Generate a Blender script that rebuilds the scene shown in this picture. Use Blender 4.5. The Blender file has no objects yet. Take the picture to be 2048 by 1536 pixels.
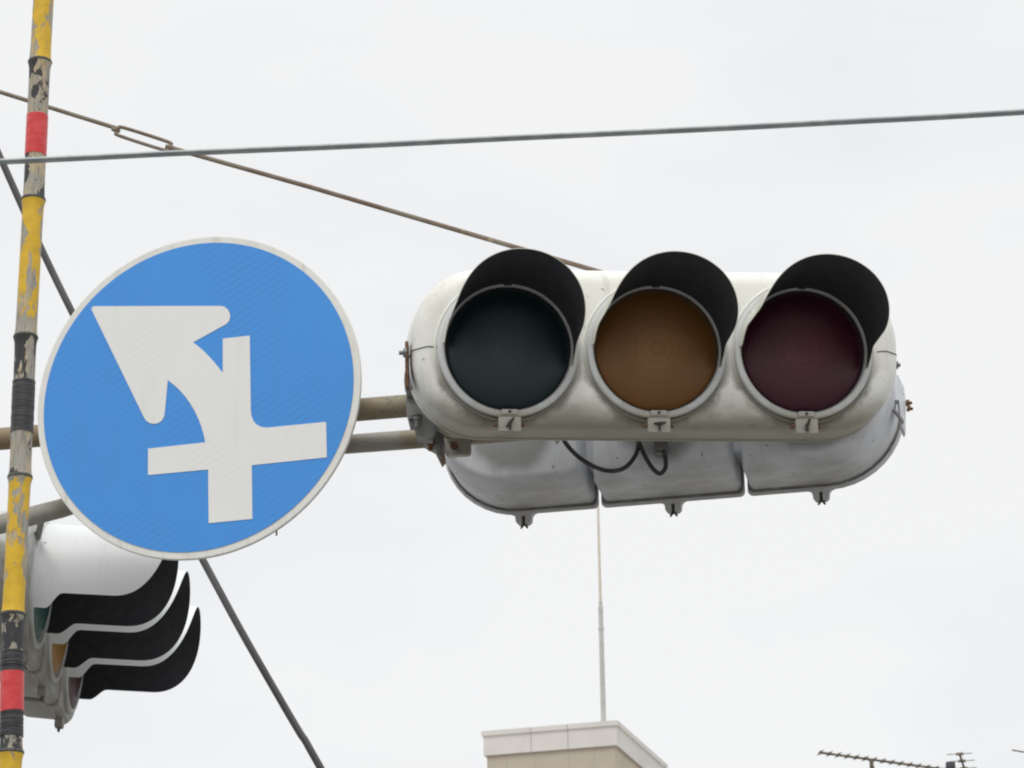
import bpy, bmesh, math, random
from mathutils import Vector, Matrix, noise as mnoise
random.seed(7)
R = math.radians
S = bpy.context.scene
COL = S.collection

# ---------------------------------------------------------------- camera
FPX = 5900.0                      # focal length in photo pixels (photo is 2048 wide)
PITCH, ROLL = R(20.0), R(0.89)
CAM = Vector((0, 0, 1.6))
fwd = Vector((0, math.cos(PITCH), math.sin(PITCH)))
r0 = Vector((1, 0, 0)); u0 = Vector((0, -math.sin(PITCH), math.cos(PITCH)))
cr = r0*math.cos(ROLL) - u0*math.sin(ROLL)
cu = u0*math.cos(ROLL) + r0*math.sin(ROLL)
cd = bpy.data.cameras.new('camera'); cam = bpy.data.objects.new('camera', cd); COL.objects.link(cam)
cam.matrix_world = Matrix(((cr.x, cu.x, -fwd.x, CAM.x), (cr.y, cu.y, -fwd.y, CAM.y), (cr.z, cu.z, -fwd.z, CAM.z), (0, 0, 0, 1)))
cd.sensor_width = 36; cd.lens = 36*FPX/2048; cd.clip_end = 5000; cd.clip_start = 0.05
cd.dof.use_dof = True; cd.dof.focus_distance = 7.2; cd.dof.aperture_fstop = 24
S.camera = cam
S.render.resolution_x = 1024; S.render.resolution_y = 768

def at(px, py, Y):                 # the place at depth Y seen at a photo position
    d = fwd + cr*((px-1024)/FPX) - cu*((py-768)/FPX)
    return CAM + d*((Y-CAM.y)/d.y)

# ---------------------------------------------------------------- sky and sun
SUN_EL, SUN_AZ = R(58), R(195)     # azimuth: from behind the camera, a little to the left
w = bpy.data.worlds.new('World'); S.world = w; w.use_nodes = True
nt = w.node_tree; nt.nodes.clear()
def wn(t, **k):
    n = nt.nodes.new(t)
    for a, b in k.items(): setattr(n, a, b)
    return n
sky = wn('ShaderNodeTexSky', sky_type='NISHITA'); sky.sun_disc = False
sky.sun_elevation = SUN_EL; sky.sun_rotation = SUN_AZ
tc = wn('ShaderNodeTexCoord')
nz = wn('ShaderNodeTexNoise'); nz.inputs['Scale'].default_value = 7.0; nz.inputs['Detail'].default_value = 4; nz.inputs['Roughness'].default_value = .45
mp = wn('ShaderNodeMapping'); mp.inputs['Scale'].default_value = (1, 1, 2.2); mp.inputs['Location'].default_value = (.4, .0, .15)
nt.links.new(tc.outputs['Generated'], mp.inputs[0]); nt.links.new(mp.outputs[0], nz.inputs['Vector'])
rp = wn('ShaderNodeValToRGB')
rp.color_ramp.elements[0].position = .3; rp.color_ramp.elements[0].color = (.815, .83, .85, 1)
rp.color_ramp.elements[1].position = .56; rp.color_ramp.elements[1].color = (.885, .885, .885, 1)
nt.links.new(nz.outputs['Fac'], rp.inputs[0])
sp = wn('ShaderNodeSeparateXYZ'); nt.links.new(tc.outputs['Generated'], sp.inputs[0])
zr = wn('ShaderNodeMapRange'); zr.inputs['From Min'].default_value = .45; zr.inputs['From Max'].default_value = 1
zr.inputs['To Min'].default_value = 10.6; zr.inputs['To Max'].default_value = 17.0
nt.links.new(sp.outputs['Z'], zr.inputs[0])
vm = wn('ShaderNodeVectorMath', operation='SCALE'); nt.links.new(rp.outputs[0], vm.inputs[0]); nt.links.new(zr.outputs[0], vm.inputs['Scale'])
mx = wn('ShaderNodeMix', data_type='RGBA'); mx.inputs[0].default_value = .95
nt.links.new(sky.outputs[0], mx.inputs[6]); nt.links.new(vm.outputs[0], mx.inputs[7])
bg = wn('ShaderNodeBackground'); bg.inputs['Strength'].default_value = .1
nt.links.new(mx.outputs[2], bg.inputs[0])
wo = wn('ShaderNodeOutputWorld'); nt.links.new(bg.outputs[0], wo.inputs[0])

sl = bpy.data.lights.new('sun', 'SUN'); sl.energy = 1.0; sl.angle = R(25); sl.color = (1, .97, .92)
so = bpy.data.objects.new('sun', sl); COL.objects.link(so)
sd = Vector((math.sin(SUN_AZ)*math.cos(SUN_EL), math.cos(SUN_AZ)*math.cos(SUN_EL), math.sin(SUN_EL)))
so.rotation_euler = (-sd).to_track_quat('-Z', 'Y').to_euler(); so.location = (0, -5, 20)
S.view_settings.view_transform = 'Standard'; S.view_settings.look = 'None'
S.view_settings.exposure = 0; S.view_settings.gamma = 1
S.render.engine = 'CYCLES'
S.cycles.pixel_filter_type = 'BLACKMAN_HARRIS'; S.cycles.filter_width = 2.1

# ---------------------------------------------------------------- materials
def principled(name):
    m = bpy.data.materials.new(name); m.use_nodes = True
    n = m.node_tree; b = n.nodes['Principled BSDF']
    return m, n, b
def N(n, t, **k):
    x = n.nodes.new(t)
    for a, b in k.items():
        if a in x.inputs.keys(): x.inputs[a].default_value = b
        else: setattr(x, a, b)
    return x
def noisefac(n, scale, lo, hi, detail=5, stretch=(1, 1, 1), rough=.6, off=0):
    t = N(n, 'ShaderNodeTexCoord'); m = N(n, 'ShaderNodeMapping'); m.inputs['Scale'].default_value = stretch
    m.inputs['Location'].default_value = (off, off*1.3, off*.7)
    z = N(n, 'ShaderNodeTexNoise', Scale=scale, Detail=detail, Roughness=rough)
    r = N(n, 'ShaderNodeMapRange'); r.inputs['From Min'].default_value = lo; r.inputs['From Max'].default_value = hi
    L = n.links.new
    L(t.outputs['Object'], m.inputs[0]); L(m.outputs[0], z.inputs['Vector']); L(z.outputs['Fac'], r.inputs[0])
    return r.outputs[0], z
def mix(n, fac, a, b):
    x = n.nodes.new('ShaderNodeMix'); x.data_type = 'RGBA'
    for i, v in ((0, fac), (6, a), (7, b)):
        if hasattr(v, 'is_output'): n.links.new(v, x.inputs[i])
        elif i == 0: x.inputs[0].default_value = v
        else: x.inputs[i].default_value = (*v, 1)
    return x.outputs[2]
def simple(name, c, rough=.6, c2=None, scale=20, lo=.45, hi=.65, metal=0, bump=0, stretch=(1, 1, 1), c3=None, s3=60, l3=.62, h3=.7, spec=.5):
    m, n, b = principled(name)
    b.inputs['Roughness'].default_value = rough; b.inputs['Metallic'].default_value = metal
    b.inputs['Specular IOR Level'].default_value = spec
    out = None
    if c2 is not None:
        f, z = noisefac(n, scale, lo, hi, stretch=stretch); out = mix(n, f, c, c2)
        if c3 is not None:
            f3, _ = noisefac(n, s3, l3, h3, stretch=stretch, off=5); out = mix(n, f3, out, c3)
        n.links.new(out, b.inputs['Base Color'])
        if bump:
            bp = N(n, 'ShaderNodeBump', Strength=bump, Distance=.002)
            n.links.new(z.outputs['Fac'], bp.inputs['Height']); n.links.new(bp.outputs[0], b.inputs['Normal'])
    else: b.inputs['Base Color'].default_value = (*c, 1)
    return m
def paint(name, c, grime, amt=(.52, .8), zlo=None, zhi=None, zc=(.3, .28, .22), rough=.45, rings=False, speck=.8, back_shade=False):
    """old paint: cloudy dirt, specks, and a stained band low on the casting"""
    m, n, b = principled(name); L = n.links.new
    b.inputs['Roughness'].default_value = rough
    f, z = noisefac(n, 5, amt[0], amt[1], detail=8, rough=.65, stretch=(1, 1, 1))
    out = mix(n, f, c, grime)
    f2, _ = noisefac(n, 70, .70, .76, detail=2, off=3); 
    sc = N(n, 'ShaderNodeMath', operation='MULTIPLY'); L(f2, sc.inputs[0]); sc.inputs[1].default_value = speck
    out = mix(n, sc.outputs[0], out, (.16, .14, .11))
    fs, _ = noisefac(n, 34, .55, .85, detail=5, off=6, stretch=(1, 1, .10))      # rain streaks
    sm_ = N(n, 'ShaderNodeMath', operation='MULTIPLY'); L(fs, sm_.inputs[0]); sm_.inputs[1].default_value = .55 if speck else .15
    out = mix(n, sm_.outputs[0], out, tuple(v*.55 for v in grime))
    if back_shade:                                            # front signal's shade painted dark on the flat back faces, fading outwards
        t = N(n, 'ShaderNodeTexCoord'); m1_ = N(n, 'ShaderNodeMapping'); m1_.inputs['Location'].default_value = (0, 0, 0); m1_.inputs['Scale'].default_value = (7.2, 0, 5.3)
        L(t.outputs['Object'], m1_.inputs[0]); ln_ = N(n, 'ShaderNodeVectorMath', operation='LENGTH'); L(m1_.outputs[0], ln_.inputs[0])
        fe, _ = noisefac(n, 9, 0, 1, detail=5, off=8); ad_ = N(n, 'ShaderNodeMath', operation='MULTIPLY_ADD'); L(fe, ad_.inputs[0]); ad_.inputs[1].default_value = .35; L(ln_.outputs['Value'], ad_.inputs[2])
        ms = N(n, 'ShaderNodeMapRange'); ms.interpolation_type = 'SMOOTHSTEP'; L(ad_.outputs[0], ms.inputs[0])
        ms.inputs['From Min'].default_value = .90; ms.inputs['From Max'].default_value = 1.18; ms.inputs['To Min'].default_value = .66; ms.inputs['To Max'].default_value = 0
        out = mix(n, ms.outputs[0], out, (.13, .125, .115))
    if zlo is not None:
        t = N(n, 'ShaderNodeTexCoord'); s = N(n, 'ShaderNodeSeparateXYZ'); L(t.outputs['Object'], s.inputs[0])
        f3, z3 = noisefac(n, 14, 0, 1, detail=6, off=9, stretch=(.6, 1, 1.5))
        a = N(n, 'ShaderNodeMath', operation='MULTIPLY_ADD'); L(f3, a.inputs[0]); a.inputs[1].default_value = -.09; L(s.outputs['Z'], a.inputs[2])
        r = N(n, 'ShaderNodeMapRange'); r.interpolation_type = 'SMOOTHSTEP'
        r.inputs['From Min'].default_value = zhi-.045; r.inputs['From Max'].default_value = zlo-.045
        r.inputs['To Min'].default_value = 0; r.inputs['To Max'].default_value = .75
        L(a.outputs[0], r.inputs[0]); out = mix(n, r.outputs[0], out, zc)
    if rings:                                           # dirt washed down round the lower half of every lens door
        def mth(op, a_, b_=None):
            q = N(n, 'ShaderNodeMath', operation=op)
            for i_, v_ in ((0, a_), (1, b_)):
                if v_ is None: continue
                if hasattr(v_, 'is_output'): L(v_, q.inputs[i_])
                else: q.inputs[i_].default_value = v_
            return q.outputs[0]
        ax_ = mth('ABSOLUTE', s.outputs['X']); fx = mth('MINIMUM', ax_, mth('ABSOLUTE', mth('SUBTRACT', ax_, .3610)))
        rr_ = mth('SQRT', mth('ADD', mth('MULTIPLY', fx, fx), mth('MULTIPLY', s.outputs['Z'], s.outputs['Z'])))
        nn, _ = noisefac(n, 16, .2, .8, detail=6, off=1)
        wd = mth('ADD', mth('MULTIPLY', nn, .030), .1765)
        g1 = N(n, 'ShaderNodeMapRange'); L(mth('SUBTRACT', rr_, wd), g1.inputs[0])
        g1.inputs['From Min'].default_value = .004; g1.inputs['From Max'].default_value = -.012
        g2 = N(n, 'ShaderNodeMapRange'); L(s.outputs['Z'], g2.inputs[0])
        g2.inputs['From Min'].default_value = .02; g2.inputs['From Max'].default_value = -.09
        out = mix(n, mth('MULTIPLY', mth('MULTIPLY', g1.outputs[0], g2.outputs[0]), .85), out, (.17, .155, .12))
    L(out, b.inputs['Base Color'])
    bp = N(n, 'ShaderNodeBump', Strength=.12, Distance=.002); L(z.outputs['Fac'], bp.inputs['Height']); L(bp.outputs[0], b.inputs['Normal'])
    return m
def lens(name, c, c2, rough=.22, ring=0.0):
    """prismatic plastic lens: fine square ribs and the reflector's rings showing through"""
    m, n, b = principled(name); L = n.links.new
    b.inputs['Roughness'].default_value = rough; b.inputs['Specular IOR Level'].default_value = .35
    t = N(n, 'ShaderNodeTexCoord'); s = N(n, 'ShaderNodeSeparateXYZ'); L(t.outputs['Object'], s.inputs[0])
    def wave(o):
        a = N(n, 'ShaderNodeMath', operation='MULTIPLY'); L(o, a.inputs[0]); a.inputs[1].default_value = 1500
        q = N(n, 'ShaderNodeMath', operation='SINE'); L(a.outputs[0], q.inputs[0]); return q.outputs[0]
    ad = N(n, 'ShaderNodeMath', operation='ADD'); L(wave(s.outputs['X']), ad.inputs[0]); L(wave(s.outputs['Z']), ad.inputs[1])
    cx = N(n, 'ShaderNodeCombineXYZ'); L(s.outputs['X'], cx.inputs[0]); L(s.outputs['Z'], cx.inputs[2])
    ln = N(n, 'ShaderNodeVectorMath', operation='LENGTH'); L(cx.outputs[0], ln.inputs[0])
    cr_ = N(n, 'ShaderNodeValToRGB'); e = cr_.color_ramp.elements
    e[0].position = .0; e[0].color = (.75, .75, .75, 1); e[1].position = .15; e[1].color = (0, 0, 0, 1)
    for p, v in ((.010, .8), (.018, .55), (.026, .95), (.036, .70), (.045, .88), (.056, .55), (.066, .62), (.080, .40), (.105, .30), (.145, .10)):
        k = cr_.color_ramp.elements.new(p); k.color = (v, v, v, 1)
    L(ln.outputs['Value'], cr_.inputs[0])
    fz, _ = noisefac(n, 5, .05, .75, detail=2)
    mu = N(n, 'ShaderNodeMath', operation='MULTIPLY'); L(cr_.outputs[0], mu.inputs[0]); L(fz, mu.inputs[1])
    out = mix(n, mu.outputs[0], c, c2)
    rib = N(n, 'ShaderNodeMapRange'); rib.inputs['From Min'].default_value = -2; rib.inputs['From Max'].default_value = 2
    rib.inputs['To Min'].default_value = .78; rib.inputs['To Max'].default_value = 1.15; L(ad.outputs[0], rib.inputs[0])
    sc = N(n, 'ShaderNodeVectorMath', operation='SCALE'); L(out, sc.inputs[0]); L(rib.outputs[0], sc.inputs['Scale'])
    L(sc.outputs[0], b.inputs['Base Color'])
    bp = N(n, 'ShaderNodeBump', Strength=.25, Distance=.0006); L(ad.outputs[0], bp.inputs['Height']); L(bp.outputs[0], b.inputs['Normal'])
    return m
def flaky(name, col, amount, off, ends=None, bias=(0, 0), bare=(.36, .34, .29), tan=(.56, .43, .24)):
    """thick brush paint peeling off bamboo in long ragged patches"""
    m, n, b = principled(name); L = n.links.new
    b.inputs['Roughness'].default_value = .55
    fb, _ = noisefac(n, 26, .45, .62, stretch=(1.5, 1.5, .8), off=off+2)
    fg, _ = noisefac(n, 90, .42, .7, stretch=(3, 3, .35), off=off+4)
    base = mix(n, fb, bare, tan); base = mix(n, fg, base, (.2, .19, .16))
    f, z = noisefac(n, 21, amount, amount+.012, detail=9, rough=.62, stretch=(1.6, 1.6, .8), off=off)
    if ends:                                             # paint survives better (or worse) next to a node
        t = N(n, 'ShaderNodeTexCoord'); sp_ = N(n, 'ShaderNodeSeparateXYZ'); L(t.outputs['Object'], sp_.inputs[0]); tot = z.outputs['Fac']
        for e_, bv in zip(ends, bias):
            d0 = N(n, 'ShaderNodeMath', operation='SUBTRACT'); L(sp_.outputs['Z'], d0.inputs[0]); d0.inputs[1].default_value = e_
            d1 = N(n, 'ShaderNodeMath', operation='ABSOLUTE'); L(d0.outputs[0], d1.inputs[0])
            mr = N(n, 'ShaderNodeMapRange'); L(d1.outputs[0], mr.inputs[0]); mr.inputs['From Min'].default_value = .01; mr.inputs['From Max'].default_value = .085
            mr.inputs['To Min'].default_value = bv; mr.inputs['To Max'].default_value = 0
            ad = N(n, 'ShaderNodeMath', operation='ADD'); L(tot, ad.inputs[0]); L(mr.outputs[0], ad.inputs[1]); tot = ad.outputs[0]
        rr = N(n, 'ShaderNodeMapRange'); rr.inputs['From Min'].default_value = amount; rr.inputs['From Max'].default_value = amount+.012
        L(tot, rr.inputs[0]); f = rr.outputs[0]
    fc, _ = noisefac(n, 60, .4, .8, off=off+1)
    pc = mix(n, fc, col, tuple(v*.72 for v in col))
    out = mix(n, f, base, pc)
    L(out, b.inputs['Base Color'])
    bp = N(n, 'ShaderNodeBump', Strength=.5, Distance=.001); L(f, bp.inputs['Height']); L(bp.outputs[0], b.inputs['Normal'])
    return m

M = {}
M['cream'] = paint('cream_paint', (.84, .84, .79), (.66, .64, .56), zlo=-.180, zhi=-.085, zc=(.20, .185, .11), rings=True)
M['door'] = paint('door_paint', (.64, .66, .66), (.42, .42, .38), amt=(.45, .75), zlo=-.18, zhi=-.13, zc=(.4, .37, .28))
M['shell'] = paint('shell_paint', (.70, .72, .76), (.46, .46, .45), amt=(.5, .85), zlo=-.225, zhi=-.16, zc=(.34, .33, .31), rough=.5, back_shade=True)
M['side'] = paint('side_paint', (.64, .66, .65), (.24, .225, .185), amt=(.38, .60), zlo=-.18, zhi=.02, zc=(.17, .16, .13))
M['hoodout'] = paint('visor_paint', (.82, .84, .85), (.68, .68, .64), amt=(.55, .9), speck=0)
M['hoodworn'] = paint('worn_visor_paint', (.72, .72, .66), (.38, .36, .27), amt=(.42, .60))
M['black'] = simple('matt_black', (.045, .047, .054), .65, (.058, .059, .066), 30, spec=.25)
M['green_lens'] = lens('green_lens', (.009, .024, .029), (.022, .044, .050))
M['amber_lens'] = lens('amber_lens', (.15, .064, .014), (.31, .150, .045), .3)
M['red_lens'] = lens('red_lens', (.045, .010, .020), (.13, .022, .038))
M['green_edge'] = lens('lit_green_lens', (.022, .085, .072), (.04, .13, .11), .25)  # lenses seen edge-on: transmitted light painted in as a brighter colour
M['amber_edge'] = lens('lit_amber_lens', (.30, .15, .022), (.42, .22, .05), .3)
M['red_edge'] = lens('lit_red_lens', (.06, .022, .030), (.09, .03, .04), .3)
M['seal'] = simple('rubber_seal', (.05, .05, .045), .7, (.10, .10, .09), 60)
M['rust'] = simple('rust', (.13, .062, .032), .85, (.26, .155, .09), 90, bump=.3)
M['nut'] = simple('weathered_nut', (.05, .05, .042), .6, (.12, .10, .07), 120, metal=.3)
M['grime'] = simple('grimy_seal', (.13, .125, .115), .8, (.24, .23, .21), 25)
M['galv'] = simple('galvanised_steel', (.17, .172, .175), .5, (.26, .26, .255), 35, .35, .7, metal=.35, bump=.15, c3=(.24, .15, .09), s3=25, l3=.66, h3=.76)
M['pipe'] = simple('rusty_pipe', (.27, .235, .165), .6, (.25, .18, .105), 5.5, .36, .58, metal=.2, bump=.3, c3=(.12, .10, .08), s3=45, l3=.56, h3=.72)
M['pipe2'] = simple('stained_pipe', (.34, .33, .29), .6, (.27, .22, .14), 7, .42, .66, metal=.2, bump=.3, c3=(.16, .15, .13), s3=60, l3=.6, h3=.75)
M['rod'] = simple('rusty_rod', (.235, .195, .15), .7, (.18, .125, .09), 16, .42, .62, bump=.3, c3=(.4, .34, .22), s3=9, l3=.66, h3=.72)
M['cable'] = simple('black_rubber', (.022, .023, .026), .5, (.05, .05, .052), 40)
M['sleeve'] = simple('dark_grey_sleeve', (.070, .068, .070), .5, (.095, .09, .09), 5)
M['strand'] = simple('grey_green_strand', (.26, .29, .30), .42, (.36, .385, .37), 20, metal=.3)
M['concrete'] = simple('concrete', (.36, .35, .33), .85, (.26, .25, .23), 6, bump=.2)
M['alu'] = simple('sign_back_aluminium', (.42, .43, .44), .45, (.5, .5, .5), 8, metal=.6)
M['yellow1'] = flaky('yellow_peeling', (.72, .45, .022), .40, 1.0)
M['yellow2'] = flaky('yellow_badly_peeled', (.72, .45, .022), .50, 4.3)
M['black1'] = flaky('black_peeling', (.030, .030, .034), .52, 2.2)
M['black2'] = flaky('black_badly_peeled', (.030, .030, .034), .535, 7.7)
M['black3'] = flaky('black_half_peeled', (.030, .030, .034), .46, 6.1)
M['redtape'] = simple('red_tape', (.60, .035, .038), .38, (.68, .07, .07), 40, bump=.5, stretch=(1, 1, 2))
M['blacktape'] = simple('black_tape', (.022, .022, .026), .42, (.045, .045, .05), 55, bump=1.0, stretch=(.5, .5, 7))
M['wallA'] = simple('pale_panel', (.66, .635, .60), .7, (.60, .58, .545), 1.5)
M['wallB'] = simple('beige_panel', (.47, .415, .335), .75, (.43, .38, .31), 1.2)
M['joint'] = simple('joint_sealant', (.40, .36, .31), .8)
M['glass'] = simple('window_glass', (.05, .06, .07), .08)
M['mast'] = simple('mast_paint', (.50, .51, .49), .5, (.42, .42, .38), 3)
M['mast2'] = simple('mast_cream', (.62, .56, .46), .5, (.55, .5, .42), 3)
M['antenna'] = simple('weathered_antenna_metal', (.17, .145, .12), .5, (.30, .24, .17), 12, metal=.3)
M['antbox'] = simple('antenna_plastic', (.06, .06, .075), .5, (.08, .08, .09), 20)
M['tile'] = simple('roof_tile', (.10, .105, .11), .6, (.14, .14, .14), 8)
M['plaster'] = simple('house_plaster', (.55, .52, .45), .85, (.48, .45, .38), 4)
M['asphalt'] = simple('asphalt', (.10, .10, .10), .9, (.14, .137, .13), 40, bump=.4)
M['gravel'] = simple('pale_ground', (.38, .37, .35), .95, (.28, .27, .25), 3, bump=.4)
M['kerb'] = simple('kerb_concrete', (.38, .37, .35), .9, (.3, .29, .27), 8)
M['line'] = simple('road_paint', (.72, .72, .70), .7, (.5, .5, .49), 20)

def sheeting(name, c, c2):
    """reflective sheeting: faint slanting lattice pressed into the film"""
    m, n, b = principled(name); L = n.links.new
    b.inputs['Roughness'].default_value = .42
    t = N(n, 'ShaderNodeTexCoord'); mp_ = N(n, 'ShaderNodeMapping'); mp_.inputs['Rotation'].default_value = (0, R(28), 0)
    L(t.outputs['Object'], mp_.inputs[0])
    s = N(n, 'ShaderNodeSeparateXYZ'); L(mp_.outputs[0], s.inputs[0])
    nzf, z = noisefac(n, 4, 0, 1, detail=2)
    a = N(n, 'ShaderNodeMath', operation='MULTIPLY_ADD'); L(s.outputs['Z'], a.inputs[0]); a.inputs[1].default_value = 360; 
    k = N(n, 'ShaderNodeMath', operation='MULTIPLY'); L(nzf, k.inputs[0]); k.inputs[1].default_value = 9; L(k.outputs[0], a.inputs[2])
    q = N(n, 'ShaderNodeMath', operation='SINE'); L(a.outputs[0], q.inputs[0])
    r = N(n, 'ShaderNodeMapRange'); r.inputs['From Min'].default_value = -1; r.inputs['From Max'].default_value = 1
    r.inputs['To Max'].default_value = .85; L(q.outputs[0], r.inputs[0])
    f2, _ = noisefac(n, 6, .3, .8, detail=5, off=2)
    mu = N(n, 'ShaderNodeMath', operation='MULTIPLY'); L(r.outputs[0], mu.inputs[0]); L(f2, mu.inputs[1])
    f4, _ = noisefac(n, 22, .55, 1.3, detail=6, off=7, stretch=(1, 1, .12))
    dirty = mix(n, f4, mix(n, mu.outputs[0], c, c2), tuple(v*.72+.03 for v in c)); L(dirty, b.inputs['Base Color'])
    return m
M['blue'] = sheeting('blue_sheeting', (.048, .285, .75), (.046, .22, .60))
M['white'] = sheeting('white_sheeting', (.79, .79, .77), (.74, .74, .72))
M['rim'] = paint('sign_rim_white', (.76, .755, .71), (.62, .60, .52))

# ---------------------------------------------------------------- mesh helpers
class MB:
    def __init__(s): s.v = []; s.f = []; s.m = []; s.sm = []
    def add(s, vs, fs, mi=0, smooth=True):
        o = len(s.v); s.v += [Vector(p) for p in vs]
        for f in fs: s.f.append([i+o for i in f]); s.m.append(mi); s.sm.append(smooth)
        return s
    def box(s, c, d, rot=None, mi=0, bev=0.0):
        bm = bmesh.new(); bmesh.ops.create_cube(bm, size=1)
        bmesh.ops.scale(bm, vec=Vector(d), verts=bm.verts)
        if bev: bmesh.ops.bevel(bm, geom=bm.edges[:], offset=bev, segments=2, affect='EDGES', profile=.5)
        if rot: bmesh.ops.rotate(bm, matrix=rot, verts=bm.verts)
        bmesh.ops.translate(bm, vec=Vector(c), verts=bm.verts)
        bm.verts.index_update()
        s.add([v.co.copy() for v in bm.verts], [[v.index for v in f.verts] for f in bm.faces], mi, False); bm.free(); return s
    def loops(s, ls, mi=0, cap0=True, cap1=True, smooth=True, closed=True, flip=False):
        n = len(ls[0]); vs = [p for l in ls for p in l]; fs = []
        for i in range(len(ls)-1):
            for j in range(n if closed else n-1):
                k = (j+1) % n; q = [i*n+j, i*n+k, (i+1)*n+k, (i+1)*n+j]
                fs.append(q[::-1] if flip else q)
        s.add(vs, fs, mi, smooth)
        o = len(s.v)-len(vs)
        for c, i in ((cap0, 0), (cap1, len(ls)-1)):
            if c:
                f = [o+i*n+j for j in range(n)]
                if (i == 0) != flip: f = f[::-1]
                s.f.append(f); s.m.append(mi); s.sm.append(False)
        return s
    def tube(s, pts, rad, n=12, mi=0, caps=True):
        pts = [Vector(p) for p in pts]; ls = []; up = None
        for i, p in enumerate(pts):
            t = (pts[min(i+1, len(pts)-1)]-pts[max(i-1, 0)]).normalized()
            if up is None: up = Vector((0, 0, 1)) if abs(t.z) < .9 else Vector((1, 0, 0))
            a = t.cross(up).normalized(); b_ = a.cross(t).normalized(); up = b_
            r_ = rad[i] if isinstance(rad, (list, tuple)) else rad
            ls.append([p + (a*math.cos(2*math.pi*k/n)+b_*math.sin(2*math.pi*k/n))*r_ for k in range(n)])
        return s.loops(ls, mi, caps, caps, flip=True)
    def lathe(s, prof, c=(0, 0, 0), n=64, mi=0):      # profile (radius, y): turned about the local y axis
        c = Vector(c); ls = []
        for r_, y in prof:
            ls.append([c+Vector((r_*math.cos(2*math.pi*k/n), y, r_*math.sin(2*math.pi*k/n))) for k in range(n)])
        return s.loops(ls, mi, False, False)
    def hexbolt(s, p, d, r_=.012, h=.01, shank=.02, mi=0):
        p = Vector(p); d = Vector(d).normalized()
        s.tube([p, p+d*h], r_, 6, mi); s.tube([p+d*h*.9, p+d*(h+shank)], r_*.5, 8, mi); return s
    def build(s, name, mats, parent=None, bevel=0, mw=None, subs=0, auto=True):
        me = bpy.data.meshes.new(name); me.from_pydata([tuple(v) for v in s.v], [], s.f)
        if not isinstance(mats, (list, tuple)): mats = [mats]
        for m_ in mats: me.materials.append(m_)
        for p, mi, sm in zip(me.polygons, s.m, s.sm): p.material_index = mi; p.use_smooth = sm
        me.update()
        me.set_sharp_from_angle(angle=R(32))
        o = bpy.data.objects.new(name, me); COL.objects.link(o)
        if parent: o.parent = parent
        if mw is not None: o.matrix_world = mw
        if bevel:
            b_ = o.modifiers.new('bevel', 'BEVEL'); b_.width = bevel; b_.segments = 2; b_.limit_method = 'ANGLE'
        return o
def empty(name, mw):
    o = bpy.data.objects.new(name, None); COL.objects.link(o); o.matrix_world = mw; o.empty_display_size = .1; return o
def tag(o, label=None, cat=None, group=None, kind=None):
    if label: o['label'] = label
    if cat: o['category'] = cat
    if group: o['group'] = group
    if kind: o['kind'] = kind
    return o
def frame(org, x, y):
    x = Vector(x).normalized(); y = Vector(y).normalized(); z = x.cross(y).normalized()
    return Matrix(((x.x, y.x, z.x, org[0]), (x.y, y.y, z.y, org[1]), (x.z, y.z, z.z, org[2]), (0, 0, 0, 1)))
def rrect(x0, x1, z0, z1, rad, y, n=14):              # rounded rectangle; rad = (bl, br, tr, tl)
    out = []
    for (cx, cz, sx, sz, a0, r_) in ((x0, z0, 1, 1, 180, rad[0]), (x1, z0, -1, 1, 270, rad[1]), (x1, z1, -1, -1, 0, rad[2]), (x0, z1, 1, -1, 90, rad[3])):
        for k in range(n+1):
            a = R(a0+90*k/n); out.append(Vector((cx+sx*r_+r_*math.cos(a), y, cz+sz*r_+r_*math.sin(a))))
    return out
def smooth_path(pts, k=8):                            # Catmull-Rom through the points
    P = [Vector(p) for p in pts]; P = [P[0]*2-P[1]]+P+[P[-1]*2-P[-2]]; out = []
    for i in range(1, len(P)-2):
        for j in range(k):
            t = j/k; a, b, c, d = P[i-1:i+3]
            out.append(.5*((2*b)+(c-a)*t+(2*a-5*b+4*c-d)*t*t+(3*b-a-3*c+d)*t**3))
    out.append(P[-2]); return out

# ---------------------------------------------------------------- ground and road
def sheet(name, x0, x1, y0, y1, z, mat_, kind='structure'):
    o = MB().add([(x0, y0, z), (x1, y0, z), (x1, y1, z), (x0, y1, z)], [[0, 1, 2, 3]], 0, False).build(name, mat_)
    o['kind'] = kind; return o
sheet('ground', -1500, 1500, -1500, 1500, 0, M['gravel'])
sheet('road', -60, 60, 1.5, 9.0, .004, M['asphalt'])
ln = MB()
for i in range(12): ln.add([(-33+i*6, 5.2, .008), (-30+i*6, 5.2, .008), (-30+i*6, 5.35, .008), (-33+i*6, 5.35, .008)], [[0, 1, 2, 3]], 0, False)
ln.build('road_marking', M['line'])['kind'] = 'structure'
MB().box((0, 9.1, .06), (120, .18, .14)).build('kerb', M['kerb'])['kind'] = 'structure'

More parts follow.
